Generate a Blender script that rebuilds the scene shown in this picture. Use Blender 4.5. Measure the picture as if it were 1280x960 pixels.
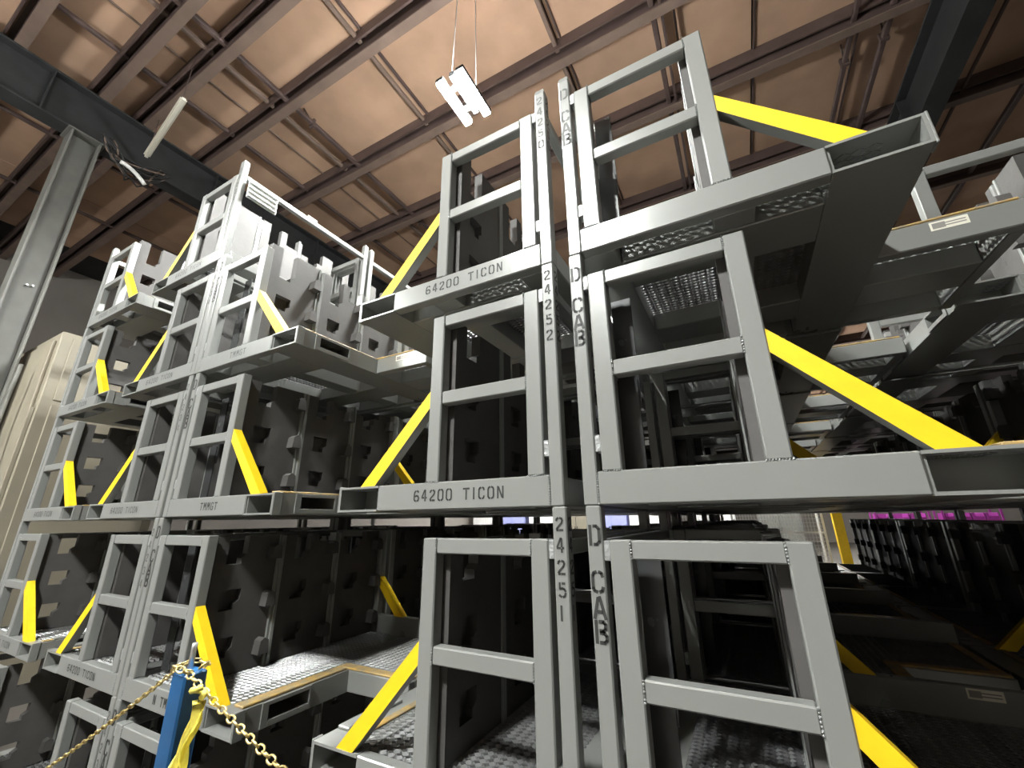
import bpy, bmesh, math, random
from mathutils import Matrix, Vector
random.seed(4)
for o in list(bpy.data.objects): bpy.data.objects.remove(o, do_unlink=True)
scn = bpy.context.scene
COL = scn.collection
PI = math.pi

# ------------------------------------------------------------------ camera
F_PX = 517.9
PITCH, ROLL, YAW = 0.3165, -0.0132, 0.4904
CAM = Vector((0.5937, -1.2071, 1.6635))
cy, sy, cp, sp, cr, sr = (math.cos(YAW), math.sin(YAW), math.cos(PITCH), math.sin(PITCH), math.cos(ROLL), math.sin(ROLL))
fw = Vector((-sy*cp, cy*cp, sp)); rt = Vector((cy, sy, 0)); up = rt.cross(fw)
r2 = rt*cr + up*sr; u2 = -rt*sr + up*cr
cam_d = bpy.data.cameras.new('camera'); cam = bpy.data.objects.new('camera', cam_d); COL.objects.link(cam)
cam_d.sensor_width = 36.0; cam_d.lens = F_PX/1280*36; cam_d.clip_start = 0.05; cam_d.clip_end = 200
cam.matrix_world = Matrix(((r2.x, u2.x, -fw.x, CAM.x), (r2.y, u2.y, -fw.y, CAM.y), (r2.z, u2.z, -fw.z, CAM.z), (0, 0, 0, 1)))
scn.camera = cam

# ------------------------------------------------------------------ world and exposure
w = bpy.data.worlds.new('world'); scn.world = w; w.use_nodes = True
w.node_tree.nodes['Background'].inputs[0].default_value = (0.5, 0.55, 0.6, 1)
w.node_tree.nodes['Background'].inputs[1].default_value = 0.0
scn.view_settings.view_transform = 'Standard'; scn.view_settings.look = 'None'
scn.view_settings.gamma = 1.0; scn.view_settings.use_curve_mapping = False
scn.view_settings.exposure = 0.0
LAMP_POWER = 2600.0          # radiance of every diffuser of the high-bay lamps
# lamp positions (x, y, z): one regular type of fixture through the hall
LAMPS = [(-1.30, 1.37, 5.8), (-0.9, -3.2, 5.5), (-5.6, -3.2, 5.5), (6.81, 24.1, 5.5),
         (2.5, 17.5, 5.5), (-4.0, 17.5, 5.5), (-10.0, 17.5, 5.5)]

# ------------------------------------------------------------------ materials
def mat(name, col, rough=0.5, metal=0.0, noise=0.0, nscale=8.0, bump=0.0, bscale=60.0, emit=None, col2=None, spec=0.5, stretch=(1, 1, 1)):
    m = bpy.data.materials.new(name); m.use_nodes = True
    nt = m.node_tree; b = nt.nodes['Principled BSDF']
    b.inputs['Base Color'].default_value = (*col, 1); b.inputs['Roughness'].default_value = rough
    b.inputs['Metallic'].default_value = metal; b.inputs['Specular IOR Level'].default_value = spec
    if emit:
        b.inputs['Emission Color'].default_value = (*emit[:3], 1); b.inputs['Emission Strength'].default_value = emit[3]
    if noise or bump:
        tc = nt.nodes.new('ShaderNodeTexCoord'); mp = nt.nodes.new('ShaderNodeMapping')
        nt.links.new(tc.outputs['Object'], mp.inputs['Vector']); mp.inputs['Scale'].default_value = stretch
    if noise:
        n = nt.nodes.new('ShaderNodeTexNoise'); n.inputs['Scale'].default_value = nscale; n.inputs['Detail'].default_value = 5
        nt.links.new(mp.outputs[0], n.inputs['Vector'])
        rp = nt.nodes.new('ShaderNodeValToRGB'); rp.color_ramp.elements[0].position = 0.32; rp.color_ramp.elements[1].position = 0.68
        c2 = col2 if col2 else tuple(min(1, c*(1+noise)) for c in col)
        c1 = col if col2 else tuple(c*(1-noise) for c in col)
        rp.color_ramp.elements[0].color = (*c1, 1); rp.color_ramp.elements[1].color = (*c2, 1)
        nt.links.new(n.outputs['Fac'], rp.inputs['Fac']); nt.links.new(rp.outputs['Color'], b.inputs['Base Color'])
        mr = nt.nodes.new('ShaderNodeMapRange'); mr.inputs['To Min'].default_value = max(0.02, rough-0.05); mr.inputs['To Max'].default_value = min(1, rough+0.06)
        nt.links.new(n.outputs['Fac'], mr.inputs['Value']); nt.links.new(mr.outputs[0], b.inputs['Roughness'])
    if bump:
        n2 = nt.nodes.new('ShaderNodeTexNoise'); n2.inputs['Scale'].default_value = bscale; n2.inputs['Detail'].default_value = 3
        nt.links.new(mp.outputs[0], n2.inputs['Vector'])
        bp = nt.nodes.new('ShaderNodeBump'); bp.inputs['Strength'].default_value = bump; bp.inputs['Distance'].default_value = 0.01
        nt.links.new(n2.outputs['Fac'], bp.inputs['Height']); nt.links.new(bp.outputs[0], b.inputs['Normal'])
    return m
M = dict(
    rack=mat('rack_paint', (0.240, 0.245, 0.234), 0.29, 0.18, 0.03, 3, 0.05, 30, stretch=(1, 1, 0.4)),
    weld=mat('weld_bead', (0.34, 0.35, 0.35), 0.3, 0.3, 0.2, 60, 0.5, 90),
    mesh=mat('expanded_metal', (0.165, 0.168, 0.168), 0.34, 0.35, 0.15, 9),
    yellow=mat('yellow_paint', (0.84, 0.545, 0.006), 0.58, 0, 0.05, 14, 0.04, 60),
    gold=mat('worn_yellow_trim', (0.46, 0.29, 0.075), 0.6, 0, 0.3, 22, 0.15, 70, col2=(0.24, 0.20, 0.13)),
    foam=mat('dunnage_board', (0.070, 0.066, 0.063), 0.66, 0, 0.14, 7, 0.12, 26),
    dark=mat('dark_plate', (0.06, 0.062, 0.063), 0.25, 0.2, 0.15, 6),
    ink=mat('stencil_ink', (0.030, 0.031, 0.030), 0.6),
    ink_worn=mat('stencil_ink_worn', (0.10, 0.103, 0.10), 0.6),
    label=mat('paper_label', (0.75, 0.72, 0.62), 0.6),
    print=mat('label_print', (0.25, 0.24, 0.22), 0.6),
    placard=mat('placard_plastic', (0.66, 0.68, 0.68), 0.3, 0, 0.06, 30),
    deck=mat('roof_panel', (0.46, 0.30, 0.205), 0.85, 0, 0.14, 1.3, 0.1, 5),
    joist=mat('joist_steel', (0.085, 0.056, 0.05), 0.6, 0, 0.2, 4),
    joist_pale=mat('joist_flange', (0.17, 0.12, 0.095), 0.65, 0, 0.15, 3),  # paler brown than the joist steel, for flanges, some rods and cables
    girder=mat('girder_steel', (0.019, 0.020, 0.021), 0.75, 0, 0.25, 6, 0.1, 20),
    column=mat('column_paint', (0.125, 0.125, 0.112), 0.55, 0, 0.14, 3, 0.05, 12),
    beige=mat('beige_enclosure', (0.225, 0.20, 0.15), 0.6, 0, 0.08, 2.2),
    white=mat('white_enamel', (0.72, 0.72, 0.70), 0.45, 0, 0.05, 9),
    concrete=mat('floor_concrete', (0.095, 0.085, 0.075), 0.5, 0, 0.16, 1.2, 0.06, 14),
    wall=mat('hall_wall', (0.20, 0.18, 0.16), 0.85, 0, 0.1, 0.8),
    blue=mat('blue_paint', (0.008, 0.072, 0.195), 0.4, 0, 0.2, 7, 0.06, 30),
    brass=mat('brass_chain', (0.60, 0.47, 0.20), 0.32, 0.75, 0.2, 60),
    tape=mat('yellow_tape', (0.72, 0.62, 0.11), 0.42, 0, 0.12, 30),
    steel=mat('bright_steel', (0.55, 0.55, 0.55), 0.3, 0.8),
    black=mat('black_rubber', (0.02, 0.02, 0.02), 0.6),
    magenta=mat('magenta_plastic', (0.26, 0.03, 0.22), 0.4, 0, 0.15, 9),
    wire=mat('galvanised_wire', (0.55, 0.55, 0.54), 0.4, 0.5),
    paleblue=mat('pale_blue_panel', (0.30, 0.32, 0.62), 0.5),
    added_uplight=mat('added_uplight_glow', (0.9, 0.9, 0.88), 0.5, emit=(1.0, 0.98, 0.95, LAMP_POWER*0.2)),  # glow added on top of the lamps to brighten the ceiling
    emit=mat('lamp_diffuser', (0.9, 0.9, 0.88), 0.5, emit=(0.98, 1.0, 0.97, LAMP_POWER)),
)

# ------------------------------------------------------------------ mesh helpers
def add_box(bm, x0, x1, y0, y1, z0, z1, mi=0, bev=0.0):
    vs = [bm.verts.new((x, y, z)) for x in (x0, x1) for y in (y0, y1) for z in (z0, z1)]
    fs = [bm.faces.new([vs[i] for i in q]) for q in ((0, 1, 3, 2), (4, 6, 7, 5), (0, 4, 5, 1), (2, 3, 7, 6), (0, 2, 6, 4), (1, 5, 7, 3))]
    for f in fs: f.material_index = mi
    if bev:
        es = list({e for f in fs for e in f.edges})
        r = bmesh.ops.bevel(bm, geom=es, offset=bev, segments=1, affect='EDGES', profile=0.5)
        for f in r['faces']: f.material_index = mi
def add_prism(bm, poly, a0, a1, axis='y', mi=0):
    def p(u, v, t): return {'y': (u, t, v), 'x': (t, u, v), 'z': (u, v, t)}[axis]
    A = [bm.verts.new(p(u, v, a0)) for u, v in poly]; B = [bm.verts.new(p(u, v, a1)) for u, v in poly]
    n = len(poly); fs = [bm.faces.new(A), bm.faces.new(B[::-1])]
    for i in range(n): fs.append(bm.faces.new([A[i], B[i], B[(i+1) % n], A[(i+1) % n]]))
    for f in fs: f.material_index = mi
    return fs
def add_tube(bm, pts, r, seg=8, mi=0, closed=False, caps=True):
    pts = [Vector(p) for p in pts]; n = len(pts); rings = []
    for i, p in enumerate(pts):
        a = pts[(i-1) % n] if (closed or i > 0) else p; b = pts[(i+1) % n] if (closed or i < n-1) else p
        d = (b-a).normalized()
        ref = Vector((0, 0, 1)) if abs(d.z) < 0.9 else Vector((1, 0, 0))
        s = d.cross(ref).normalized(); t = d.cross(s)
        rings.append([bm.verts.new(p + s*r*math.cos(k*2*PI/seg) + t*r*math.sin(k*2*PI/seg)) for k in range(seg)])
    for i in range(n if closed else n-1):
        A, B = rings[i], rings[(i+1) % n]
        for k in range(seg):
            f = bm.faces.new([A[k], A[(k+1) % seg], B[(k+1) % seg], B[k]]); f.material_index = mi; f.smooth = True
    if caps and not closed:
        for R in (rings[0], rings[-1]):
            f = bm.faces.new(R); f.material_index = mi
def mesh_from(bm, name, mats):
    bmesh.ops.recalc_face_normals(bm, faces=bm.faces[:])
    me = bpy.data.meshes.new(name); bm.to_mesh(me); bm.free()
    for m in mats: me.materials.append(M[m])
    return me
def link(name, data, parent=None, loc=None, rot=None):
    o = bpy.data.objects.new(name, data); COL.objects.link(o)
    if parent: o.parent = parent
    if loc: o.location = loc
    if rot: o.rotation_euler = rot
    return o
def tag(o, label=None, cat=None, group=None, kind=None):
    if label: o['label'] = label
    if cat: o['category'] = cat
    if group: o['group'] = group
    if kind: o['kind'] = kind
    return o
def boxmesh(name, boxes, m, bev=0.0):
    bm = bmesh.new()
    for b in boxes: add_box(bm, *b, bev=bev)
    return mesh_from(bm, name, [m])

# ------------------------------------------------------------------ stencil lettering
def _o(): 
    l = [(.24, 1), (.1, .93), (.05, .8), (.05, .2), (.1, .07), (.24, 0)]
    return [l, [(.6-x, y) for x, y in l]]
G = {
 'D': [[(.08, 0), (.08, 1)], [(.26, .97), (.4, .97), (.53, .82), (.53, .18), (.4, .03), (.26, .03)]],
 'C': [[(.25, .98), (.12, .93), (.06, .8), (.06, .2), (.12, .07), (.25, .02)], [(.38, .98), (.5, .93), (.55, .76)], [(.38, .02), (.5, .07), (.55, .24)]],
 'A': [[(.04, 0), (.25, .95)], [(.33, 1), (.57, 0)], [(.22, .3), (.42, .3)]],
 'B': [[(.08, 0), (.08, 1)], [(.24, .97), (.43, .97), (.52, .87), (.52, .65), (.43, .55), (.26, .55)], [(.26, .47), (.45, .46), (.55, .34), (.55, .13), (.45, .03), (.24, .03)]],
 'T': [[(.0, .95), (.6, .95)], [(.3, .82), (.3, 0)]], 'I': [[(.3, 0), (.3, 1)]], '1': [[(.3, 0), (.3, 1)]],
 'O': _o(), '0': _o(),
 'N': [[(.07, 0), (.07, 1)], [(.14, .93), (.46, .07)], [(.53, 0), (.53, 1)]],
 'M': [[(.05, 0), (.05, 1)], [(.12, 1), (.28, .4)], [(.32, .4), (.48, 1)], [(.55, 0), (.55, 1)]],
 'G': [[(.25, .98), (.12, .93), (.06, .8), (.06, .2), (.12, .07), (.25, .02)], [(.38, .98), (.5, .93), (.55, .78)], [(.38, .02), (.54, .06), (.54, .44), (.38, .44)]],
 '2': [[(.06, .76), (.1, .9), (.22, .97)], [(.34, .97), (.48, .92), (.53, .76), (.47, .58), (.12, .2), (.07, .1)], [(.07, .04), (.2, .04)], [(.3, .04), (.56, .04)]],
 '3': [[(.06, .82), (.2, .97), (.4, .97), (.52, .83), (.5, .62), (.34, .53)], [(.34, .47), (.52, .38), (.54, .15), (.4, .03), (.2, .03), (.06, .17)]],
 '4': [[(.4, 0), (.4, .22)], [(.4, .4), (.4, 1), (.32, 1), (.06, .38)], [(.04, .3), (.3, .3)], [(.42, .3), (.56, .3)]],
 '5': [[(.5, .96), (.3, .96)], [(.12, 1), (.12, .58), (.3, .62), (.46, .56), (.54, .42)], [(.54, .3), (.47, .09), (.34, .03)], [(.22, .03), (.06, .14)]],
 '6': [[(.52, .84), (.44, .95), (.35, .98)], [(.23, .98), (.09, .85), (.05, .5), (.05, .2), (.12, .06), (.23, .02)], [(.36, .02), (.5, .09), (.55, .28), (.48, .47), (.32, .53), (.17, .46)]],
}
def add_text(bm, s, org, du, dv, h, wid, gap, sw=0.15, vertical=False, step=None, mi=0, nrm=None):
    """flat stencil strokes: org bottom-left, du/dv unit directions"""
    org, du, dv = Vector(org), Vector(du), Vector(dv); x = 0; yy = 0
    sx = wid/0.6
    off = nrm if nrm else Vector((0, 0, 0))
    for ch in s:
        if ch in 'I1' and not vertical: x -= wid*0.22
        if ch != ' ':
            for pl in G[ch]:
                for (a, b), (c, d) in zip(pl[:-1], pl[1:]):
                    p = Vector((a*sx, b*h)); q = Vector((c*sx, d*h)); t = q-p
                    if t.length < 1e-9: continue
                    t.normalize(); n = Vector((-t.y, t.x))*sw*h*0.5; e = t*sw*h*0.22
                    vs = []
                    for v in (p-e+n, q+e+n, q+e-n, p-e-n):
                        vs.append(bm.verts.new(org + du*(x+v.x) + dv*(yy+v.y)))
                    f = bm.faces.new(vs); f.material_index = mi
                    if f.normal.dot(off) < 0: f.normal_flip()
        if vertical: yy -= step
        else: x += (wid*0.77 if ch in 'I1' else wid)+gap
def text_mesh(name, items, mats=('ink',)):
    bm = bmesh.new()
    for it in items: add_text(bm, **it)
    me = bpy.data.meshes.new(name); bm.to_mesh(me); bm.free()
    for m in mats: me.materials.append(M[m])
    return me

# ------------------------------------------------------------------ hall: floor, walls, ceiling
X0, X1, Y0, Y1, ZC = -14.0, 15.0, -8.0, 34.0, 8.0
def structure(name, boxes, m, parent=None, bev=0):
    o = link(name, boxmesh(name, boxes, m, bev), parent)
    if parent is None: tag(o, kind='structure')
    return o
structure('floor', [(X0, X1, Y0, Y1, -0.1, 0.0)], 'concrete')
structure('wall_left', [(X0-0.2, X0, Y0, Y1, 0, ZC+0.2)], 'wall')
structure('wall_right', [(X1, X1+0.2, Y0, Y1, 0, ZC+0.2)], 'wall')
structure('wall_back', [(X0-0.2, X1+0.2, Y1, Y1+0.2, 0, ZC+0.2)], 'wall')
structure('wall_front', [(X0-0.2, X1+0.2, Y0-0.2, Y0, 0, ZC+0.2)], 'wall')
ceiling = structure('ceiling', [(X0, X1, Y0, Y1, ZC+0.02, ZC+0.2)], 'girder')
JY = [-7.6, -5.6, -4.2, -2.9, -1.9, -0.95, -0.1, 0.44, 1.32, 2.72, 4.17, 6.2, 8.4, 10.5, 12.6, 14.8, 17, 19.2, 21.4, 23.6, 25.8, 28, 30.2, 32.4]
SEAM = [-5.46 + 2.39*i for i in range(-3, 9)]
for i in range(len(SEAM)-1):
    for a, b in zip(JY[:-1], JY[1:]):
        if b < 16:
            link('ceiling_panel', boxmesh('ceiling_panel', [(SEAM[i]+0.012, SEAM[i+1]-0.012, a, b-0.01, ZC-0.03, ZC+0.02)], 'deck'), ceiling)
link('ceiling_panel', boxmesh('ceiling_panel', [(SEAM[0], SEAM[-1], 14.8, 32.4, ZC-0.03, ZC+0.02)], 'deck'), ceiling)
def joist_mesh():
    bm = bmesh.new()
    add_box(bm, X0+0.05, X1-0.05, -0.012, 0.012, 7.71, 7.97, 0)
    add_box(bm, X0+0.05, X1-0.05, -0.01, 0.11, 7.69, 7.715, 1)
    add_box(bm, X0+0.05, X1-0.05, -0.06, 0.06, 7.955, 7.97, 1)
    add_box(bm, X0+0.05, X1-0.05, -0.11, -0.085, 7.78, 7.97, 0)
    return mesh_from(bm, 'joist', ['joist', 'joist_pale'])
jm = joist_mesh()
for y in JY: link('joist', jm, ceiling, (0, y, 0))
# bridging rods, conduits and pipes under the deck, running away from the viewer
ROD = [(-4.58, 0.035, 7.80, 'joist'), (-4.66, 0.02, 7.92, 'joist_pale'), (-3.02, 0.028, 7.88, 'joist_pale'), (-2.93, 0.02, 7.94, 'joist'), (-4.92, 0.03, 7.87, 'joist_pale'), (-6.0, 0.03, 7.87, 'joist'), (-5.45, 0.012, 7.955, 'joist_pale'),
       (-0.70, 0.03, 7.88, 'joist_pale'), (-0.62, 0.012, 7.95, 'joist'), (0.555, 0.035, 7.78, 'joist'), (0.655, 0.018, 7.74, 'joist'), (0.80, 0.014, 7.9, 'joist'), (1.73, 0.012, 7.955, 'joist'),
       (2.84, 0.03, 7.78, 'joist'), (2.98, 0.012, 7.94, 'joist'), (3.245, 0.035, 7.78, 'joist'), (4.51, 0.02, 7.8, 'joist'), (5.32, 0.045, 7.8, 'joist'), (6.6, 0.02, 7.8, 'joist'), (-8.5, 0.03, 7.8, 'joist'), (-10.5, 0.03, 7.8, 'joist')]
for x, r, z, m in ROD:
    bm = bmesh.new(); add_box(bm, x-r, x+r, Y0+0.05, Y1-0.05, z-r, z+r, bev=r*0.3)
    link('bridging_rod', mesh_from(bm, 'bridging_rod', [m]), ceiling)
# short hangers with turnbuckles on the rods
for x, y in ((-4.58, 1.75), (2.84, 4.75), (3.245, 4.6), (-4.58, 4.4), (0.555, 7.3)):
    bm = bmesh.new(); add_tube(bm, [(x, y, 7.8), (x-0.03, y-0.16, 7.96)], 0.012, 6); add_box(bm, x-0.05, x+0.05, y-0.02, y+0.02, 7.72, 7.86)
    link('rod_hanger', mesh_from(bm, 'rod_hanger', ['joist']), ceiling)
# main girders
def girder(name, xa, xb, ya, yb, z0, z1, label):
    t = tag(link(name, None, None, ((xa+xb)/2, ya, z0)), kind='structure')
    xc = (xa+xb)/2
    def part(n, b):
        o = link(n, boxmesh(n, [b], 'girder', 0.004), t); o.matrix_parent_inverse = Matrix.Translation((-xc, -ya, -z0)); return o
    part('web', (xc-0.012, xc+0.012, ya, yb, z0+0.03, z1-0.03)); part('bottom_flange', (xa, xb, ya, yb, z0, z0+0.03)); part('top_flange', (xa, xb, ya, yb, z1-0.03, z1))
    for i in range(int((yb-ya)/2.1)):
        y = ya+1.05+2.1*i
        part('stiffener', (xa+0.01, xb-0.01, y-0.008, y+0.008, z0+0.03, z1-0.03))
    return t
girder('trim_1', -7.10, -6.84, Y0+0.1, Y1-0.1, 6.95, 7.688, '')
girder('trim_2', 3.60, 3.87, Y0+0.1, Y1-0.1, 6.95, 7.688, '')

# ------------------------------------------------------------------ stacking racks
H, L, HB = 0.85, 1.22, 0.095
VF, VW, YS = 0.975, 1.375, 0.56       # narrow front edge, wide front edge, where the deck steps out
MESHCACHE = {}
def expanded(bm, s, v0, v1, y0, y1, z, mi=0, px=0.036, py=0.0255, wd=0.0064, th=0.0046):
    """diamond strands of an expanded-metal sheet"""
    nx = max(1, round((v1-v0)/px)); ny = max(1, round((y1-y0)/py))
    ax = (v1-v0)/nx; ay = (y1-y0)/ny
    def strand(a, b):
        d = Vector((b[0]-a[0], b[1]-a[1])); n = Vector((-d.y, d.x)).normalized()*wd*0.5
        pts = [(a[0]+n.x, a[1]+n.y, z+th*0.9), (a[0]-n.x, a[1]-n.y, z-th*0.9), (b[0]-n.x, b[1]-n.y, z-th*0.9), (b[0]+n.x, b[1]+n.y, z+th*0.9)]
        lo = [bm.verts.new((s*p[0], p[1], p[2]-th*0.5)) for p in pts]; hi = [bm.verts.new((s*p[0], p[1], p[2]+th*0.5)) for p in pts]
        for q in ((hi[0], hi[1], hi[2], hi[3]), (lo[3], lo[2], lo[1], lo[0]), (lo[0], lo[3], hi[3], hi[0]), (lo[1], hi[1], hi[2], lo[2])):
            f = bm.faces.new(q); f.material_index = mi
    for i in range(nx):
        for j in range(ny):
            x, y = v0+i*ax, y0+j*ay
            c = (x+ax/2, y+ay/2)
            l, r, b, t = (x, y+ay/2), (x+ax, y+ay/2), (x+ax/2, y), (x+ax/2, y+ay)
            strand(l, b); strand(b, r); strand(r, t); strand(t, l)
def sb(s, v0, v1, y0, y1, z0, z1):
    a, b = sorted((s*v0, s*v1)); return (a, b, y0, y1, z0, z1)
# panel outline: grid of cells with windows and a top notch
PW = 0.345
def panel(bm, s, yo, variant=0, mi=0, tall=False, back=True):
    ys = [0, 0.05, 0.075, 0.15, 0.175, 0.23, PW]
    zs = [0.10, 0.18, 0.205, 0.27, 0.395, 0.42, 0.49, 0.61, 0.64, 0.70, 0.82 if tall else 0.748]
    # windows are cells 2..3 in y
    hole = {(2, 2), (3, 2), (2, 1), (2, 5), (3, 5), (2, 4), (2, 8), (3, 8), (2, 9), (3, 9), (2, 7)}
    if variant == 1: hole |= {(5, 9)}
    if variant == 2: hole |= {(0, 9), (1, 9), (4, 9)}
    va, vb = 0.452, 0.497
    if back:
        a, b = (va+0.001, va+0.006) if s > 0 else (vb-0.006, vb-0.001)
        add_box(bm, *sb(s, a, b, yo+0.06, yo+0.20, 0.16, 0.51), mi=mi)
    V = {}
    def v(i, j, k):
        if (i, j, k) not in V:
            y = ys[i]; z = zs[j]
            if i == 4 and j in (2, 5, 8): z += 0.018     # slanted window sills
            V[(i, j, k)] = bm.verts.new((s*(va if k == 0 else vb), yo+y, z))
        return V[(i, j, k)]
    ni, nj = len(ys)-1, len(zs)-1
    solid = lambda i, j: 0 <= i < ni and 0 <= j < nj and (i, j) not in hole
    for i in range(ni):
        for j in range(nj):
            if not solid(i, j): continue
            fs = [[v(i, j, 1), v(i+1, j, 1), v(i+1, j+1, 1), v(i, j+1, 1)], [v(i, j, 0), v(i, j+1, 0), v(i+1, j+1, 0), v(i+1, j, 0)]]
            if not solid(i-1, j): fs.append([v(i, j, 0), v(i, j, 1), v(i, j+1, 1), v(i, j+1, 0)])
            if not solid(i+1, j): fs.append([v(i+1, j, 0), v(i+1, j+1, 0), v(i+1, j+1, 1), v(i+1, j, 1)])
            if not solid(i, j-1): fs.append([v(i, j, 0), v(i+1, j, 0), v(i+1, j, 1), v(i, j, 1)])
            if not solid(i, j+1): fs.append([v(i, j+1, 0), v(i, j+1, 1), v(i+1, j+1, 1), v(i+1, j+1, 0)])
            for f in fs:
                q = bm.faces.new(f); q.material_index = mi
def lug(bm, s, y, z, mi=0):
    # flared block with a roof-shaped top, standing out of the board
    a, b = 0.497, 0.553
    base = [(y-0.030, z-0.040), (y+0.026, z-0.040), (y+0.020, z+0.022), (y-0.004, z+0.036), (y-0.024, z+0.022)]
    add_prism(bm, [(u, v) for u, v in base], s*a, s*b, 'x', mi)
LUGZ = (0.665, 0.43, 0.205)

def hollow_front(bm, s, wide):
    """front fork tube: open end facing the viewer, fork pockets in its long side"""
    va, vb, t = 0.765, VF, 0.008
    add_box(bm, *sb(s, va, vb, 0, L, 0, t)); add_box(bm, *sb(s, va, vb, 0, L, HB-t, HB)); add_box(bm, *sb(s, va, va+t, 0.01, L, t, HB-t))
    for yy in (0.132, 0.337, 0.776, 0.984): add_box(bm, *sb(s, va+t, vb-t, yy, yy+0.006, t, HB-t))
    cuts = [0, 0.142, 0.335, 0.785, 0.98, L]
    for i, (a, b) in enumerate(zip(cuts[:-1], cuts[1:])):
        if i % 2 == 0: add_box(bm, *sb(s, vb-t, vb, a, b, t, HB-t))
        elif wide and a > YS: add_box(bm, *sb(s, vb-t, vb, a, b, t, HB-t))
        else:
            add_box(bm, *sb(s, vb-t, vb, a, b, t, 0.026)); add_box(bm, *sb(s, vb-t, vb, a, b, 0.080, HB-t))
def rack_meshes(s, wide, gold_v, tall=False, back=True, ov=0.477):
    key = (s, wide, gold_v, tall, back, ov)
    if key in MESHCACHE: return MESHCACHE[key]
    P = []                                           # (name, mesh, [(subname, mesh)])
    bm_ = lambda name, boxes, m='rack', bev=0.004: boxmesh(name, [sb(s, *b) for b in boxes], m, bev)
    # posts with welded tabs
    for ya, yb in ((0, 0.045), (L-0.045, L)):
        tabs = [('weld_tab', bm_('weld_tab', [(0.0445, 0.0625, ya+0.004, yb-0.004, za, zb)], 'weld', 0.002)) for za, zb in ((0.702, 0.755), (0.152, 0.204))]
        P.append(('post', bm_('post', [(0, 0.045, ya, yb, 0, H-0.001)]), tabs))
        P.append(('inner_upright', bm_('inner_upright', [(0.062, 0.120, ya, yb+0.004, HB, 0.757)]), []))
        P.append(('outer_upright', bm_('outer_upright', [(ov, ov+0.057, ya, yb+0.004, HB, 0.757)]), []))
        P.append(('top_rail', bm_('top_rail', [(0.120, ov, ya+0.002, yb, 0.707, 0.756)]), []))
        P.append(('mid_rail', bm_('mid_rail', [(0.120, ov, ya+0.002, yb, 0.382, 0.433)]), []))
        bmm = bmesh.new(); z0 = HB if ya == 0 else (0.205 if wide else HB)
        vlo = 0.79 if z0 == HB else 0.69
        poly = [(s*0.534, 0.442), (s*0.534, 0.374), (s*vlo, z0), (s*(vlo+0.075), z0)]
        fs = add_prism(bmm, poly, ya+0.004, yb, 'y', 0)
        fs[3].material_index = 1                      # underside keeps the grey paint
        if ov < 0.5: P.append(('brace', mesh_from(bmm, 'brace', ['yellow', 'rack']), []))
        lip = bm_('end_rail', [(0.0455, 0.765 if ya == 0 else VF, ya, yb, 0, HB)])
        beads = []
        if ya == 0:
            for (va_, za_, vb_, zb_) in ((0.0455, 0.004, 0.0455, 0.09), (0.062, HB, 0.120, HB), (ov, HB, ov+0.057, HB), (0.120, 0.709, 0.120, 0.755), (ov, 0.384, ov, 0.432), (0.120, 0.384, 0.120, 0.432), (ov, 0.709, ov, 0.755)):
                bw = bmesh.new(); nn = max(3, int(math.hypot(vb_-va_, zb_-za_)/0.007))
                for q in range(nn+1):
                    u = q/nn; rr = random.uniform(0.0018, 0.0036)
                    bmesh.ops.create_icosphere(bw, subdivisions=1, radius=rr, matrix=Matrix.Translation((s*(va_+(vb_-va_)*u), 0.0005, za_+(zb_-za_)*u)))
                beads.append(('weld_bead', mesh_from(bw, 'weld_bead', ['weld'])))
        P.append(('end_rail', lip, beads))
    # base
    bm = bmesh.new(); hollow_front(bm, s, wide)
    tube = mesh_from(bm, 'front_fork_tube', ['rack'])
    col = []
    for a, b in ((0.112, 0.345), (0.755, 1.01)):
        if wide and a > YS: continue
        col.append(('pocket_collar', bm_('pocket_collar', [(VF, VF+0.006, a, a+0.03, 0.004, HB), (VF, VF+0.006, b-0.010, b, 0.004, HB), (VF, VF+0.006, a+0.03, b-0.010, 0.004, 0.026), (VF, VF+0.006, a+0.03, b-0.01, 0.080, HB)], 'rack', 0.001)))
    col.append(('corner_plate', bm_('corner_plate', [(VF, VF+0.007, 0, 0.042, -0.004, HB+0.004)], 'rack', 0.002)))
    P.append(('front_fork_tube', tube, col))
    P.append(('fork_tube', bm_('fork_tube', [(0.155, 0.765, 0.13, 0.335, 0.0, 0.088)]), []))
    P.append(('fork_tube', bm_('fork_tube', [(0.155, 0.765, 0.785, 0.985, 0.0, 0.088)]), []))
    P.append(('back_beam', bm_('back_beam', [(0.002, 0.155, 0.046, L-0.046, 0.002, 0.088)]), []))
    for ya, yb in ((0.046, 0.13), (0.335, 0.785), (0.985, L-0.046)): P.append(('deck_beam', bm_('deck_beam', [(0.462, 0.582, ya, yb, 0.004, 0.088)]), []))
    P.append(('back_top_rail', bm_('back_top_rail', [(0.004, 0.041, 0.045, L-0.045, 0.712, 0.754)]), []))
    dv = gold_v
    bm = bmesh.new(); expanded(bm, s, 0.125, dv, 0.05, L-0.05, 0.0915)
    if wide: expanded(bm, s, dv, VW-0.045, YS+0.045, L-0.05, 0.0915)
    me = mesh_from(bm, 'deck_mesh', ['mesh']); P.append(('deck_mesh', me, [], 'stuff'))
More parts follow.
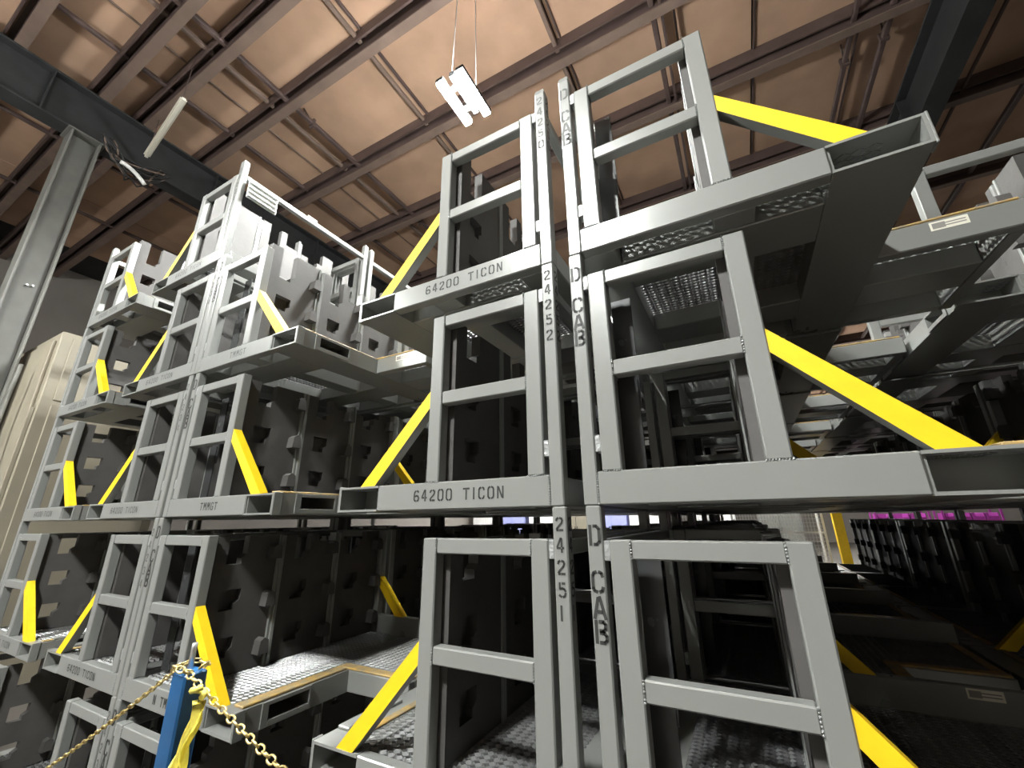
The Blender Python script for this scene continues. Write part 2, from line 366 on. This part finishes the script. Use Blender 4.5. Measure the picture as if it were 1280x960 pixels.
    if wide:
        P.append(('step_rail', bm_('step_rail', [(VF, VW, YS, YS+0.045, 0, HB)]), []))
        P.append(('front_rail', bm_('front_rail', [(VW-0.045, VW, YS+0.045, L, 0, HB)]), []))
        P.append(('fork_tube', bm_('fork_tube', [(VF, VW-0.045, 0.785, 0.985, 0, 0.088)]), []))
        P.append(('end_rail', bm_('end_rail', [(VF, VW-0.045, L-0.045, L, 0, HB)]), []))
        P.append(('kerb_rail', bm_('kerb_rail', [(0.534, VW, L-0.045, L, HB, 0.205)]), []))
        P.append(('edge_trim', bm_('edge_trim', [(VF-0.072, VF-0.010, 0.035, YS, HB+0.001, HB+0.011)], 'gold', 0.003), []))
        P.append(('edge_trim', bm_('edge_trim', [(VF-0.072, VW-0.01, YS+0.002, YS+0.055, HB+0.001, HB+0.011)], 'gold', 0.003), []))
        P.append(('edge_trim', bm_('edge_trim', [(VW-0.055, VW-0.01, YS+0.056, L-0.05, HB+0.001, HB+0.008)], 'gold', 0.003), []))
        P.append(('stop_plate', bm_('stop_plate', [(0.10, 0.168, 0.12, 0.128, 0.10, 0.40), (0.104, 0.172, 0.128, 0.136, 0.30, 0.70)], 'dark', 0.001), []))
    else:
        P.append(('edge_trim', bm_('edge_trim', [(dv, dv+0.032, 0.05, L-0.05, HB+0.001, HB+0.008)], 'gold', 0.003), []))
        P.append(('front_rail', bm_('front_rail', [(VF-0.06, VF-0.004, 0.10, 0.38, HB, HB+0.012)], 'rack', 0.003), []))
    # dunnage boards with lugs, steel strips between them
    for i in range(3):
        yo = 0.052+0.385*i
        bm = bmesh.new(); panel(bm, s, yo, i, tall=tall, back=back)
        pm = mesh_from(bm, 'dunnage_board', ['foam'])
        subs = []
        for z in LUGZ:
            bm = bmesh.new(); lug(bm, s, yo+0.315, z); subs.append(('lug', mesh_from(bm, 'lug', ['foam'])))
        P.append(('dunnage_board', pm, subs))
        if i < 2: P.append(('steel_strip', bm_('steel_strip', [(0.446, 0.506, yo+PW+0.001, yo+PW+0.016, 0.09, 0.82 if tall else 0.748), (0.446, 0.516, yo+PW+0.016, yo+PW+0.035, 0.09, 0.80 if tall else 0.745)], 'rack', 0.002), []))
    MESHCACHE[key] = P
    return P
def tip_mesh(s):
    out = []; cx = s*0.0225
    for ya in (0.0225, L-0.0225):
        bm = bmesh.new()
        r0 = [bm.verts.new((cx+dx*0.021, ya+dy*0.021, H-0.002)) for dx, dy in ((-1, -1), (1, -1), (1, 1), (-1, 1))]
        prev = r0
        for rr, zz in ((0.020, H+0.010), (0.015, H+0.022), (0.007, H+0.029)):
            cur = [bm.verts.new((cx+dx*rr, ya+dy*rr, zz)) for dx, dy in ((-1, -1), (1, -1), (1, 1), (-1, 1))]
            for k in range(4): bm.faces.new([prev[k], prev[(k+1) % 4], cur[(k+1) % 4], cur[k]])
            prev = cur
        bm.faces.new(prev); out.append(mesh_from(bm, 'post_tip', ['rack']))
    return out
TIPS = {s: tip_mesh(s) for s in (1, -1)}

def rack(x, y, k, s, wide, gold_v, label, top=False, texts=None, group=None, detail=True, back=True, ov=0.477, nobrace=False):
    P = rack_meshes(s, wide, gold_v, top, back, ov)
    if detail:
        e = link('stacking_rack', None, None, (x, y, k*H))
        for p in P:
            o = link(p[0], p[1], e)
            if len(p) > 3: o['kind'] = p[3]
            for sn, sm in p[2]: link(sn, sm, o)
        if top:
            for tm in TIPS[s]: link('post_tip', tm, e)
        for nm, me in (texts or []): link(nm, me, e)
    else:
        key = ('joined', s, wide, gold_v, top, ov, nobrace)
        nb = [i for i, p in enumerate(P) if p[0] == 'brace'][:2 if nobrace else 1]
        if key not in MESHCACHE:
            bm = bmesh.new(); mats = []; 
            ms = [p[1] for i, p in enumerate(P) if i not in nb] + [q for p in P for _, q in p[2]] + (TIPS[s] if top else [])
            for m in ms:
                n0 = len(bm.faces); bm.from_mesh(m); bm.faces.ensure_lookup_table()
                names = [mm.name for mm in m.materials]
                idx = []
                for mm in names:
                    if mm not in mats: mats.append(mm)
                    idx.append(mats.index(mm))
                for f in bm.faces[n0:]: f.material_index = idx[f.material_index]
            me = bpy.data.meshes.new('stacking_rack'); bm.to_mesh(me); bm.free()
            for mm in mats: me.materials.append(bpy.data.materials[mm])
            MESHCACHE[key] = me
        e = link('stacking_rack', MESHCACHE[key], None, (x, y, k*H))
    tag(e, label, 'rack', group)
    return e

EPS = 0.0012
def base_text(s, string, v_left, width, h, z, wear=False):
    """stencil on the near end rail, read by the viewer from left to right"""
    n = len(string)-0.45*string.count('I'); adv = width/n
    x = s*v_left
    return ('stencil_lettering', text_mesh('stencil_lettering', [dict(s=string, org=(x, -EPS, z), du=(1, 0, 0), dv=(0, 0, 1), h=h, wid=adv*0.68, gap=adv*0.32, nrm=Vector((0, -1, 0)), sw=0.16)], ('ink_worn' if wear else 'ink',)))
def post_text(s, string, h, wid, ztop, step, x=None, side=False, wear=False, sw=0.17):
    its = []; sid = []
    xx = (0.0225*s - wid/2) if x is None else x
    z = ztop-h
    for ch in string:
        if ch == ' ': z -= step*0.72; continue
        its.append(dict(s=ch, org=(xx, -EPS, z), du=(1, 0, 0), dv=(0, 0, 1), h=h, wid=wid, gap=0, nrm=Vector((0, -1, 0)), sw=sw))
        if side: sid.append(dict(s=ch, org=(EPS, 0.011, z), du=(0, 1, 0), dv=(0, 0, 1), h=h, wid=wid, gap=0, nrm=Vector((1, 0, 0)), sw=sw))
        z -= step
    mm = ('ink_worn' if wear else 'ink',)
    return [('stencil_number', text_mesh('stencil_number', its, mm))] + ([('stencil_number', text_mesh('stencil_number', sid, mm))] if sid else [])
def dcab(wear=False, h=0.052, wid=0.034):
    out = []
    for word in ((('D', 0.743),), (('C', 0.623), ('A', 0.560), ('B', 0.502))):
        its = [dict(s=ch, org=(0.0225-wid/2, -EPS, z), du=(1, 0, 0), dv=(0, 0, 1), h=h, wid=wid, gap=0, nrm=Vector((0, -1, 0)), sw=0.17) for ch, z in word]
        out.append(('stencil_lettering', text_mesh('stencil_lettering', its, ('ink_worn' if wear else 'ink',))))
    return out
def sticker(v, y, z):
    return [('paper_label', boxmesh('paper_label', [(v, v+0.10, y-0.001, y-0.0002, z, z+0.034)], 'label')),
            ('label_print', boxmesh('label_print', [(v+0.006, v+0.04, y-0.0016, y-0.001, z+0.006, z+0.028), (v+0.04, v+0.093, y-0.0016, y-0.001, z+0.020, z+0.024), (v+0.04, v+0.093, y-0.0016, y-0.001, z+0.010, z+0.014)], 'print'))]
TIER = ['on the floor', 'one tier up', 'two tiers up', 'three tiers up', 'four tiers up']
BX = dict(A=0.121, B=0.185, C=-2.302, D=-2.292, E=-4.52, F=2.56)
WIDE = dict(A=False, B=True, C=False, D=True, E=False, F=False)
SGN = dict(A=-1, B=1, C=-1, D=1, E=1, F=-1)
NT = dict(A=4, B=4, C=5, D=4, E=5, F=4)
GOLD = dict(A=0.835, B=0.902, C=0.835, D=0.902, E=0.93, F=0.835)
JIT = {('D', 2): 0.022, ('D', 3): -0.004, ('A', 1): 0.004, ('B', 2): -0.003, ('E', 2): 0.008, ('E', 3): -0.006, ('C', 2): -0.004}
LBL = {
 'A': ['grey steel stacking rack on the floor under the centre 64200 TICON stack', 'grey rack numbered 24251 on its post, one tier up in the centre stack',
       'grey rack reading 64200 TICON, with 24252 on its post, centre stack', 'topmost grey rack of the centre 64200 TICON stack, beside the bright lamp'],
 'B': ['grey steel stacking rack on the floor under the right D CAB stack', 'large near grey rack with D CAB post low at right, one tier up',
       'near grey rack with D CAB post and long yellow brace at middle right', 'topmost near grey rack with D CAB post, open fork tube jutting at upper right'],
 'C': ['left-opening grey rack on the floor behind the brass chain', 'grey rack reading 64200 TICON at lower left, above the brass chain',
       'grey rack with faint 64200 TICON, two tiers up in the left stack', 'left-opening grey rack three tiers up, left of the tall left posts', 'topmost left-opening grey rack of the left stack, white placard on its back rail'],
 'D': ['right-opening grey rack on the floor behind the blue post', 'grey rack with mesh deck and gold edge right behind the blue post',
       'grey rack reading TMMGT, two tiers up in the left stack', 'topmost right-opening grey rack of left stack, boards with cast lug shadows'],
 'E': ['far left grey rack on the floor beside the beige cabinet', 'far left grey rack one tier up, lowest with a yellow brace', 'far left grey rack two tiers up, beside the beige cabinet',
       'far left grey rack three tiers up, level with the beige cabinet top', 'topmost far left grey rack, notched boards against the roof'],
}
for n in 'ABCDE':
    for k in range(NT[n]):
        tx = []
        if n == 'A':
            tx.append(base_text(-1, '64200 TICON', 0.583, 0.382, 0.037, 0.031))
            if k: tx.extend(post_text(-1, {1: '24251', 2: '24252', 3: '24250'}[k], 0.037, 0.024, 0.818, 0.059, side=True, wear=(k == 3)))
        if n in 'BD': tx.extend(dcab(wear=(n == 'B' and k == 3), h=0.052 if n == 'B' else 0.06))
        if n == 'C':
            tx.append(base_text(-1, '64200 TICON', 0.63, 0.36, 0.034, 0.032, wear=(k != 1)))
            tx.extend(post_text(-1, '24234', 0.037, 0.02, 0.79, 0.065, wear=True))
        if n == 'D':
            tx.append(base_text(1, 'N TMMGT' if k == 1 else 'TMMGT', 0.345 if k == 1 else 0.375, 0.225 if k == 1 else 0.165, 0.036, 0.03, wear=(k == 3)))
        if n == 'E': tx.append(base_text(1, '64200 TICON', 0.25, 0.36, 0.037, 0.03, wear=True))
        if (n, k) in (('D', 3), ('B', 3)): tx.extend(sticker(VF+0.16, YS, 0.052))
        if (n, k) == ('B', 1): tx.extend(sticker(1.02, L-0.045, 0.168))
        rack(BX[n]+JIT.get((n, k), 0), 0, k, SGN[n], WIDE[n], GOLD[n], LBL[n][k], top=(k == NT[n]-1), texts=tx, group='stacking racks at the row ends', back=(n != 'E'))
ROWP = 1.255
ROWN = ['nearest', 'second back', 'third back', 'fourth back', 'fifth back', 'sixth back']
def deep(n, rows, tiers, y0=0):
    for r in rows:
        for k in range(tiers):
            x = BX[n]+random.uniform(-0.006, 0.006)
            lab = {'A': 'grey rack behind the centre 64200 TICON stack', 'B': 'dark rack behind the right D CAB stack',
                   'C': 'left-opening grey rack behind the left stack', 'D': 'right-opening grey rack behind the left stack',
                   'E': 'grey rack behind the far left stack', 'F': 'rack in the dark row at right edge'}[n]
            lab = '%s, %s, %s' % (lab, ROWN[r], TIER[k])
            rack(x, y0+r*ROWP, k, SGN[n], WIDE[n], GOLD[n], lab, top=(k == tiers-1), group={'A': 'racks behind the centre stack', 'B': 'racks behind the right stack', 'C': 'left-opening racks behind the left stack', 'D': 'right-opening racks behind the left stack', 'E': 'racks behind the far left stack', 'F': 'racks at the right edge'}[n], detail=False, nobrace=(n == 'F' and r > 0), ov=0.915 if n == 'F' and k == 3 and r == 0 else 0.477)
deep('A', range(1, 6), 4); deep('B', range(1, 6), 4); deep('C', range(1, 4), 5); deep('D', range(1, 4), 4); deep('E', range(1, 3), 5); deep('F', range(0, 5), 4, 1.2)

# placard and paper on the back rail of the topmost left rack
t = tag(link('placard', None, None, (-2.285, 0.05, 3.4+0.55)), 'white ribbed placard holder hanging from the topmost back rail', 'placard')
def pl(n, b, m, bev=0.002):
    o = link(n, boxmesh(n, [b], m, bev), t); return o
pl('backing', (0.0, 0.008, 0, 0.23, 0, 0.155), 'placard')
for z in (0.012, 0.05, 0.09, 0.13): pl('rib', (0.008, 0.02, 0.006, 0.224, z, z+0.016), 'white', 0.003)
for y in (0.19, 0.205): pl('rivet', (0.02, 0.023, y, y+0.008, 0.02, 0.03), 'black', 0)
tag(link('paper_tag', boxmesh('paper_tag', [(-2.284, -2.2825, 0.54, 0.63, 4.11, 4.15)], 'label')), 'small white paper tag stuck on the topmost left back rail', 'tag')

# ------------------------------------------------------------------ column, cabinet, cables at left
c = tag(link('steel_column', None, None, (-6.97, -0.07, 0)), 'tall grey steel column under the dark girder at left', 'column')
for n, b in (('flange', (-0.15, 0.15, -0.16, -0.135, 0, 6.93)), ('flange', (-0.15, 0.15, 0.135, 0.16, 0, 6.93)), ('web', (-0.012, 0.012, -0.135, 0.135, 0, 6.93)), ('cap_plate', (-0.17, 0.17, -0.2, 0.2, 6.93, 6.949)), ('base_plate', (-0.2, 0.2, -0.2, 0.2, -0.0, 0.001))):
    link(n, boxmesh(n, [b], 'column', 0.004), c)
for y, z in ((0.0, 4.55), (0.05, 4.56)):
    bm = bmesh.new(); add_tube(bm, [(0.012, y, z), (0.07, y, z)], 0.012, 6); link('bolt', mesh_from(bm, 'bolt', ['steel']), c)
b = tag(link('beige_cabinet', None, None, (-6.05, 0.19, 0)), 'tall beige metal cabinet behind the far left racks', 'cabinet')
for n, bx, m, bv in (('body', (-2.6, 0, 0, 1.3, 0, 3.81), 'beige', 0.01), ('door', (-1.3, -0.10, -0.03, 0, 0.1, 3.71), 'beige', 0.006), ('door', (-2.55, -1.32, -0.03, 0, 0.1, 3.71), 'beige', 0.006),
                     ('corner_trim', (-0.08, -0.03, -0.04, 0, 0.05, 2.9), 'beige', 0.006), ('side_panel', (0, 0.02, 0.1, 1.2, 0.1, 2.95), 'beige', 0.006), ('side_panel', (0, 0.02, 0.1, 1.2, 3.0, 3.75), 'beige', 0.006)):
    link(n, boxmesh(n, [bx], m, bv), b)
bm = bmesh.new(); pts = [(-6.3, -0.02, 0.4+0.25*i) for i in range(13)]
pts = [(-6.45+0.03*math.sin(i*1.3), 0.04, 1.0+0.22*i) for i in range(12)]
add_tube(bm, pts, 0.02, 6)
tag(link('power_cable', mesh_from(bm, 'power_cable', ['column'])), 'grey cable climbing the front of the beige cabinet', 'cable')
# cable tangle and clamp lamp at the column head
cb = tag(link('cable_bundle', None, None, (-6.70, 0.22, 6.55)), 'tangled dark cables hanging at the top of the steel column', 'cables')
for i in range(9):
    a = random.uniform(0, 6.28); pts = []
    for j in range(14):
        u = j/13
        pts.append((0.10*math.sin(a+u*5+i), -0.15+0.75*u+0.08*math.sin(a*2+u*7), 0.42-0.55*math.sin(u*PI)*random.uniform(0.75, 1.0)*(0.4+0.06*i)))
    bm = bmesh.new(); add_tube(bm, pts, 0.011, 5)
    link('cable', mesh_from(bm, 'cable', ['black' if i % 3 else 'joist_pale']), cb)
bm = bmesh.new(); add_tube(bm, [(0.12, 0.05+0.04*i, 0.12-0.004*i*i*0.6) for i in range(9)], 0.028, 8)
link('white_conduit', mesh_from(bm, 'white_conduit', ['white']), cb)
# unlit strip fixture hanging askew below the roof
tf = tag(link('strip_fixture', None, None, (-5.09, 0.32, 7.0)), 'long pale unlit strip fixture hung below the roof at left', 'lamp')
d = Vector((-1.54, 0.2, 0)); ang = math.atan2(d.y, d.x); Lf = d.length
o = link('housing', boxmesh('housing', [(0, Lf, -0.022, 0.022, 0, 0.04)], 'label', 0.006), tf, rot=(0, 0, ang))
link('reflector', boxmesh('reflector', [(0.02, Lf-0.02, -0.04, 0.04, 0.025, 0.035)], 'label', 0.003), tf, rot=(0, 0, ang))
for u in (0.1, Lf-0.1):
    bm = bmesh.new(); add_tube(bm, [(u, 0, 0.05), (u, 0, 0.965)], 0.006, 5)
    link('hanger', mesh_from(bm, 'hanger', ['joist']), tf, rot=(0, 0, ang))

# ------------------------------------------------------------------ high-bay lamps
def lamp_parts():
    P = []
    P.append(('housing', boxmesh('housing', [(-0.165, -0.075, -0.27, 0.27, 0.03, 0.075), (0.075, 0.165, -0.27, 0.27, 0.03, 0.075), (-0.075, 0.075, -0.15, -0.09, 0.045, 0.07), (-0.075, 0.075, 0.09, 0.15, 0.045, 0.07), (-0.03, 0.03, -0.23, 0.23, 0.0701, 0.13)], 'girder', 0.004)))
    for sx in (-1, 1):
        bm = bmesh.new(); add_box(bm, sx*0.12-0.037, sx*0.12+0.037, -0.262, 0.262, 0.0, 0.029, bev=0.008)
        P.append(('diffuser', mesh_from(bm, 'diffuser', ['emit'])))
    for sx in (-1, 1):
        P.append(('added_uplight_strip', boxmesh('added_uplight_strip', [(sx*0.12-0.022, sx*0.12+0.022, -0.2, 0.2, 0.0752, 0.082)], 'added_uplight')))  # emissive strips added above the housings, only to throw light on the roof
    for y in (-0.22, 0.22):
        bm = bmesh.new(); add_tube(bm, [(0, y, 0.12), (0, y*0.7, 2.155)], 0.005, 5)
        P.append(('hanger_wire', mesh_from(bm, 'hanger_wire', ['wire'])))
    return P
LP = lamp_parts()
LLAB = ['twin-panel high-bay lamp glaring below the roof, left of the centre stack', 'twin-panel high-bay lamp behind the viewer above the aisle', 'twin-panel high-bay lamp behind the viewer at left',
        'small far-off lit lamp seen under the long yellow brace', 'far high-bay lamp over the bright storage area, centre', 'far high-bay lamp over the bright storage area, left of centre', 'far high-bay lamp over the bright storage area, far left']
for (x, y, z), lb in zip(LAMPS, LLAB):
    t = tag(link('high_bay_lamp', None, None, (x, y, z)), lb, 'lamp', 'high-bay lamps')
    for n, me in LP:
        o = link(n, me, t)
        if n == 'hanger_wire': o.scale.z = (7.965-z)/2.155

# ------------------------------------------------------------------ blue post, chain and tape in the aisle
PX, PY, PZ = -1.12, -0.30, 1.20
def blue_post(x, y, h, label):
    t = tag(link('barrier_post', None, None, (x, y, 0)), label, 'post', 'chain barrier posts')
    link('post_body', boxmesh('post_body', [(-0.04, 0.04, -0.035, 0.035, 0.012, h)], 'blue', 0.006), t)
    link('foot_plate', boxmesh('foot_plate', [(-0.12, 0.12, -0.12, 0.12, 0, 0.012)], 'blue', 0.003), t)
    bm = bmesh.new(); add_tube(bm, [(-0.025, 0.01, h-0.02), (-0.025, 0.01, h+0.05), (-0.024, 0.01, h+0.075)], 0.009, 8)
    link('steel_pin', mesh_from(bm, 'steel_pin', ['steel']), t)
blue_post(PX, PY, PZ, 'blue steel barrier post with brass chain looped over its top')
blue_post(-2.35, -0.32, 0.55, 'short blue barrier post at the left end of the chain')
blue_post(-0.13, -0.30, 0.90, 'short blue barrier post at the right end of the chain')
def link_mesh(ln, wd, r, m):
    bm = bmesh.new(); pts = []
    a, b = ln/2-wd/2, wd/2-r
    for k in range(5): t = -PI/2+PI*k/4; pts.append((a+b*math.cos(t), b*math.sin(t), 0))
    for k in range(5): t = PI/2+PI*k/4; pts.append((-a+b*math.cos(t), b*math.sin(t), 0))
    add_tube(bm, pts, r, 5, closed=True)
    return mesh_from(bm, 'chain_link', [m])
def chain(pts, lm, pitch, label, jitter=0.0):
    t = tag(link('chain', None, None, pts[0]), label, 'chain', 'barrier chains')
    org = Vector(pts[0]); P = [Vector(p) for p in pts]
    seg = [(P[i+1]-P[i]).length for i in range(len(P)-1)]; total = sum(seg)
    n = int(total/pitch)
    for i in range(n):
        d = (i+0.5)*pitch; k = 0
        while k < len(seg)-1 and d > seg[k]: d -= seg[k]; k += 1
        p = P[k]+(P[k+1]-P[k])*(d/seg[k]); dr = (P[k+1]-P[k]).normalized()
        q = dr.to_track_quat('X', 'Z').to_matrix().to_4x4()
        rol = Matrix.Rotation((PI/4 if i % 2 else -PI/4)+random.uniform(-.25, .25), 4, 'X')
        o = link('chain_link', lm, t); o.matrix_local = Matrix.Translation(p-org) @ q @ rol
lmR = link_mesh(0.034, 0.023, 0.0031, 'brass'); lmL = link_mesh(0.030, 0.017, 0.0030, 'brass')
def sag(a, b, s, n=10):
    a, b = Vector(a), Vector(b)
    return [tuple(a+(b-a)*(i/n)+Vector((0, 0, -s*4*(i/n)*(1-i/n)))) for i in range(n+1)]
chain(sag((PX+0.02, PY-0.03, PZ+0.012), (-0.13, -0.30, 0.93), 0.012), lmR, 0.0255, 'brass chain running down right from the blue post')
chain(sag((PX-0.03, PY-0.02, PZ+0.012), (-2.35, -0.32, 0.57), 0.02, 14), lmL, 0.0225, 'rusty brass chain running down left from the blue post')
lp = [(PX+0.048*math.cos(a), PY+0.045*math.sin(a), PZ+0.012+0.006*math.sin(3*a)) for a in [k*2*PI/14 for k in range(15)]]
chain(lp, lmR, 0.0255, 'short brass chain loop wrapped round the top of the blue post')
# yellow caution tape: knotted on the chain, two tails
tp = tag(link('caution_tape', None, None, (PX+0.150, PY-0.045, PZ-0.05)), 'strip of yellow caution tape tied to the chain by the blue post', 'tape')
def ribbon(name, path, wd, m, fold=0.012):
    bm = bmesh.new(); rows = []
    for i, (p, a) in enumerate(path):
        c_, s_ = math.cos(a), math.sin(a)
        row = []
        for j in range(5):
            u = (j/4-0.5)*wd
            row.append(bm.verts.new((p[0]+u*c_, p[1]+u*s_+fold*math.sin(j*2.2+i*0.5), p[2])))
        rows.append(row)
    for A, B in zip(rows[:-1], rows[1:]):
        for j in range(4):
            f = bm.faces.new([A[j], A[j+1], B[j+1], B[j]]); f.smooth = True
    geom = bmesh.ops.solidify(bm, geom=bm.faces[:], thickness=0.0008)
    return link(name, mesh_from(bm, name, [m]), tp)
ribbon('tail', [((0.012*math.sin(i*0.6)-0.004*i*0.9, 0.004*math.cos(i), -0.022*i), 0.5+0.12*math.sin(i)) for i in range(15)], 0.036, 'tape')
ribbon('tail', [((0.022+0.006*math.sin(i*0.9), -0.006-0.002*i, -0.021*i), -0.3+0.2*math.sin(i*0.8)) for i in range(9)], 0.042, 'tape', 0.016)
bm = bmesh.new(); add_tube(bm, [(0.02*math.cos(k*0.9), 0.018*math.sin(k*0.9), 0.012+0.004*k) for k in range(8)], 0.009, 6)
link('knot', mesh_from(bm, 'knot', ['tape']), tp)
for z in (-0.24, -0.27): link('black_mark', boxmesh('black_mark', [(-0.062, -0.03, -0.022, -0.020, z-0.005, z+0.005)], 'black'), tp)

# ------------------------------------------------------------------ far storage area seen through the slits
def post_y(x, y, h, wd, label):
    t = tag(link('yellow_guard_post', None, None, (x, y, 0)), label, 'post')
    link('post_body', boxmesh('post_body', [(-wd/2, wd/2, -wd/2, wd/2, 0.015, h)], 'yellow', 0.01), t)
    link('foot_plate', boxmesh('foot_plate', [(-wd, wd, -wd, wd, 0, 0.015)], 'yellow', 0.003), t)
post_y(3.22, 16.6, 2.6, 0.27, 'tall yellow guard post far away beside the wire cage')
def cage(x, y, wx, wy, h, label, group='far wire cages'):
    t = tag(link('wire_cage', None, None, (x, y, 0)), label, 'cage', group)
    for ux in (0, wx):
        for uy in (0, wy): link('corner_post', boxmesh('corner_post', [(ux-0.03, ux+0.03, uy-0.03, uy+0.03, 0, h)], 'white'), t)
    for z in (0.15, h*0.5, h-0.05):
        link('rail', boxmesh('rail', [(0.03, wx-0.03, -0.02, 0.02, z, z+0.05)], 'white'), t)
    bm = bmesh.new(); n = int(wx/0.09)
    for i in range(1, n): add_box(bm, i*wx/n-0.007, i*wx/n+0.007, -0.006, 0.006, 0.15, h)
    for j in range(1, int(h/0.12)): add_box(bm, 0, wx, -0.006, 0.006, j*0.12-0.006, j*0.12+0.006)
    link('wire_panel', mesh_from(bm, 'wire_panel', ['wire']), t)
cage(0.1, 16.9, 2.75, 1.2, 2.2, 'white wire cage far behind, left of the yellow guard post')
cage(-3.2, 17.2, 2.4, 1.2, 2.2, 'white wire cage far behind the centre stack')
def cart(x, y, n, label, m='magenta'):
    t = tag(link('bin_cart', None, None, (x, y, 0)), label, 'cart', 'far bin carts')
    link('tray', boxmesh('tray', [(0, 1.5, 0, 0.8, 0.55, 0.62)], 'rack', 0.005), t); link('tray', boxmesh('tray', [(0, 1.5, 0, 0.8, 1.25, 1.31)], 'rack', 0.005), t)
    for ux in (0.03, 1.47):
        for uy in (0.03, 0.77): link('leg', boxmesh('leg', [(ux-0.025, ux+0.025, uy-0.025, uy+0.025, 0, 2.05)], m), t)
    for lz in (0.625, 1.315):
        for i in range(n):
            u = 0.08+i*1.36/n
            bn = link('bin', boxmesh('bin', [(u, u+1.25/n, 0.05, 0.7, lz, lz+0.05), (u, u+0.03, 0.05, 0.7, lz+0.05, lz+0.38), (u+1.25/n-0.03, u+1.25/n, 0.05, 0.7, lz+0.05, lz+0.38), (u+0.03, u+1.25/n-0.03, 0.05, 0.08, lz+0.05, lz+0.26), (u+0.03, u+1.25/n-0.03, 0.67, 0.7, lz+0.05, lz+0.38)], m, 0.004), t)
cart(4.6, 18.5, 3, 'far cart of magenta bins right of the yellow guard post')
cart(6.5, 18.9, 4, 'second far cart of magenta bins, further right'); cart(8.6, 18.6, 3, 'third far cart of magenta bins at the right edge')
far = [(-19+5.6, 'white'), (-11.6, 'paleblue'), (-9.8, 'white'), (-7.9, 'beige'), (-6.1, 'paleblue'), (-4.4, 'white'), (-1.4, 'white'), (1.0, 'column')]
FL = ['white far cabinet at the left end of the bright storage row', 'pale blue far cabinet second in the bright storage row', 'white far cabinet third in the bright storage row', 'beige far cabinet fourth in the bright storage row',
      'pale blue far cabinet behind the two centre posts', 'white far cabinet seen just right of the two centre posts', 'white far cabinet behind the wire cage', 'grey far cabinet behind the wire cage near the yellow post']
for (x, m), lb in zip(far, FL):
    t = tag(link('storage_cabinet', None, None, (x, 20, 0)), lb, 'cabinet', 'far storage cabinets')
    link('body', boxmesh('body', [(0, 1.55, 0, 0.6, 0.0, 2.4)], m, 0.01), t)
    for dx in (0.02, 0.79):
        dd = link('door', boxmesh('door', [(dx, dx+0.74, -0.025, 0, 0.1, 2.35)], m, 0.006), t)
        link('handle', boxmesh('handle', [(0.70 if dx < 0.5 else 0.81, 0.73 if dx < 0.5 else 0.84, -0.05, -0.025, 1.1, 1.3)], 'black', 0.003), dd)
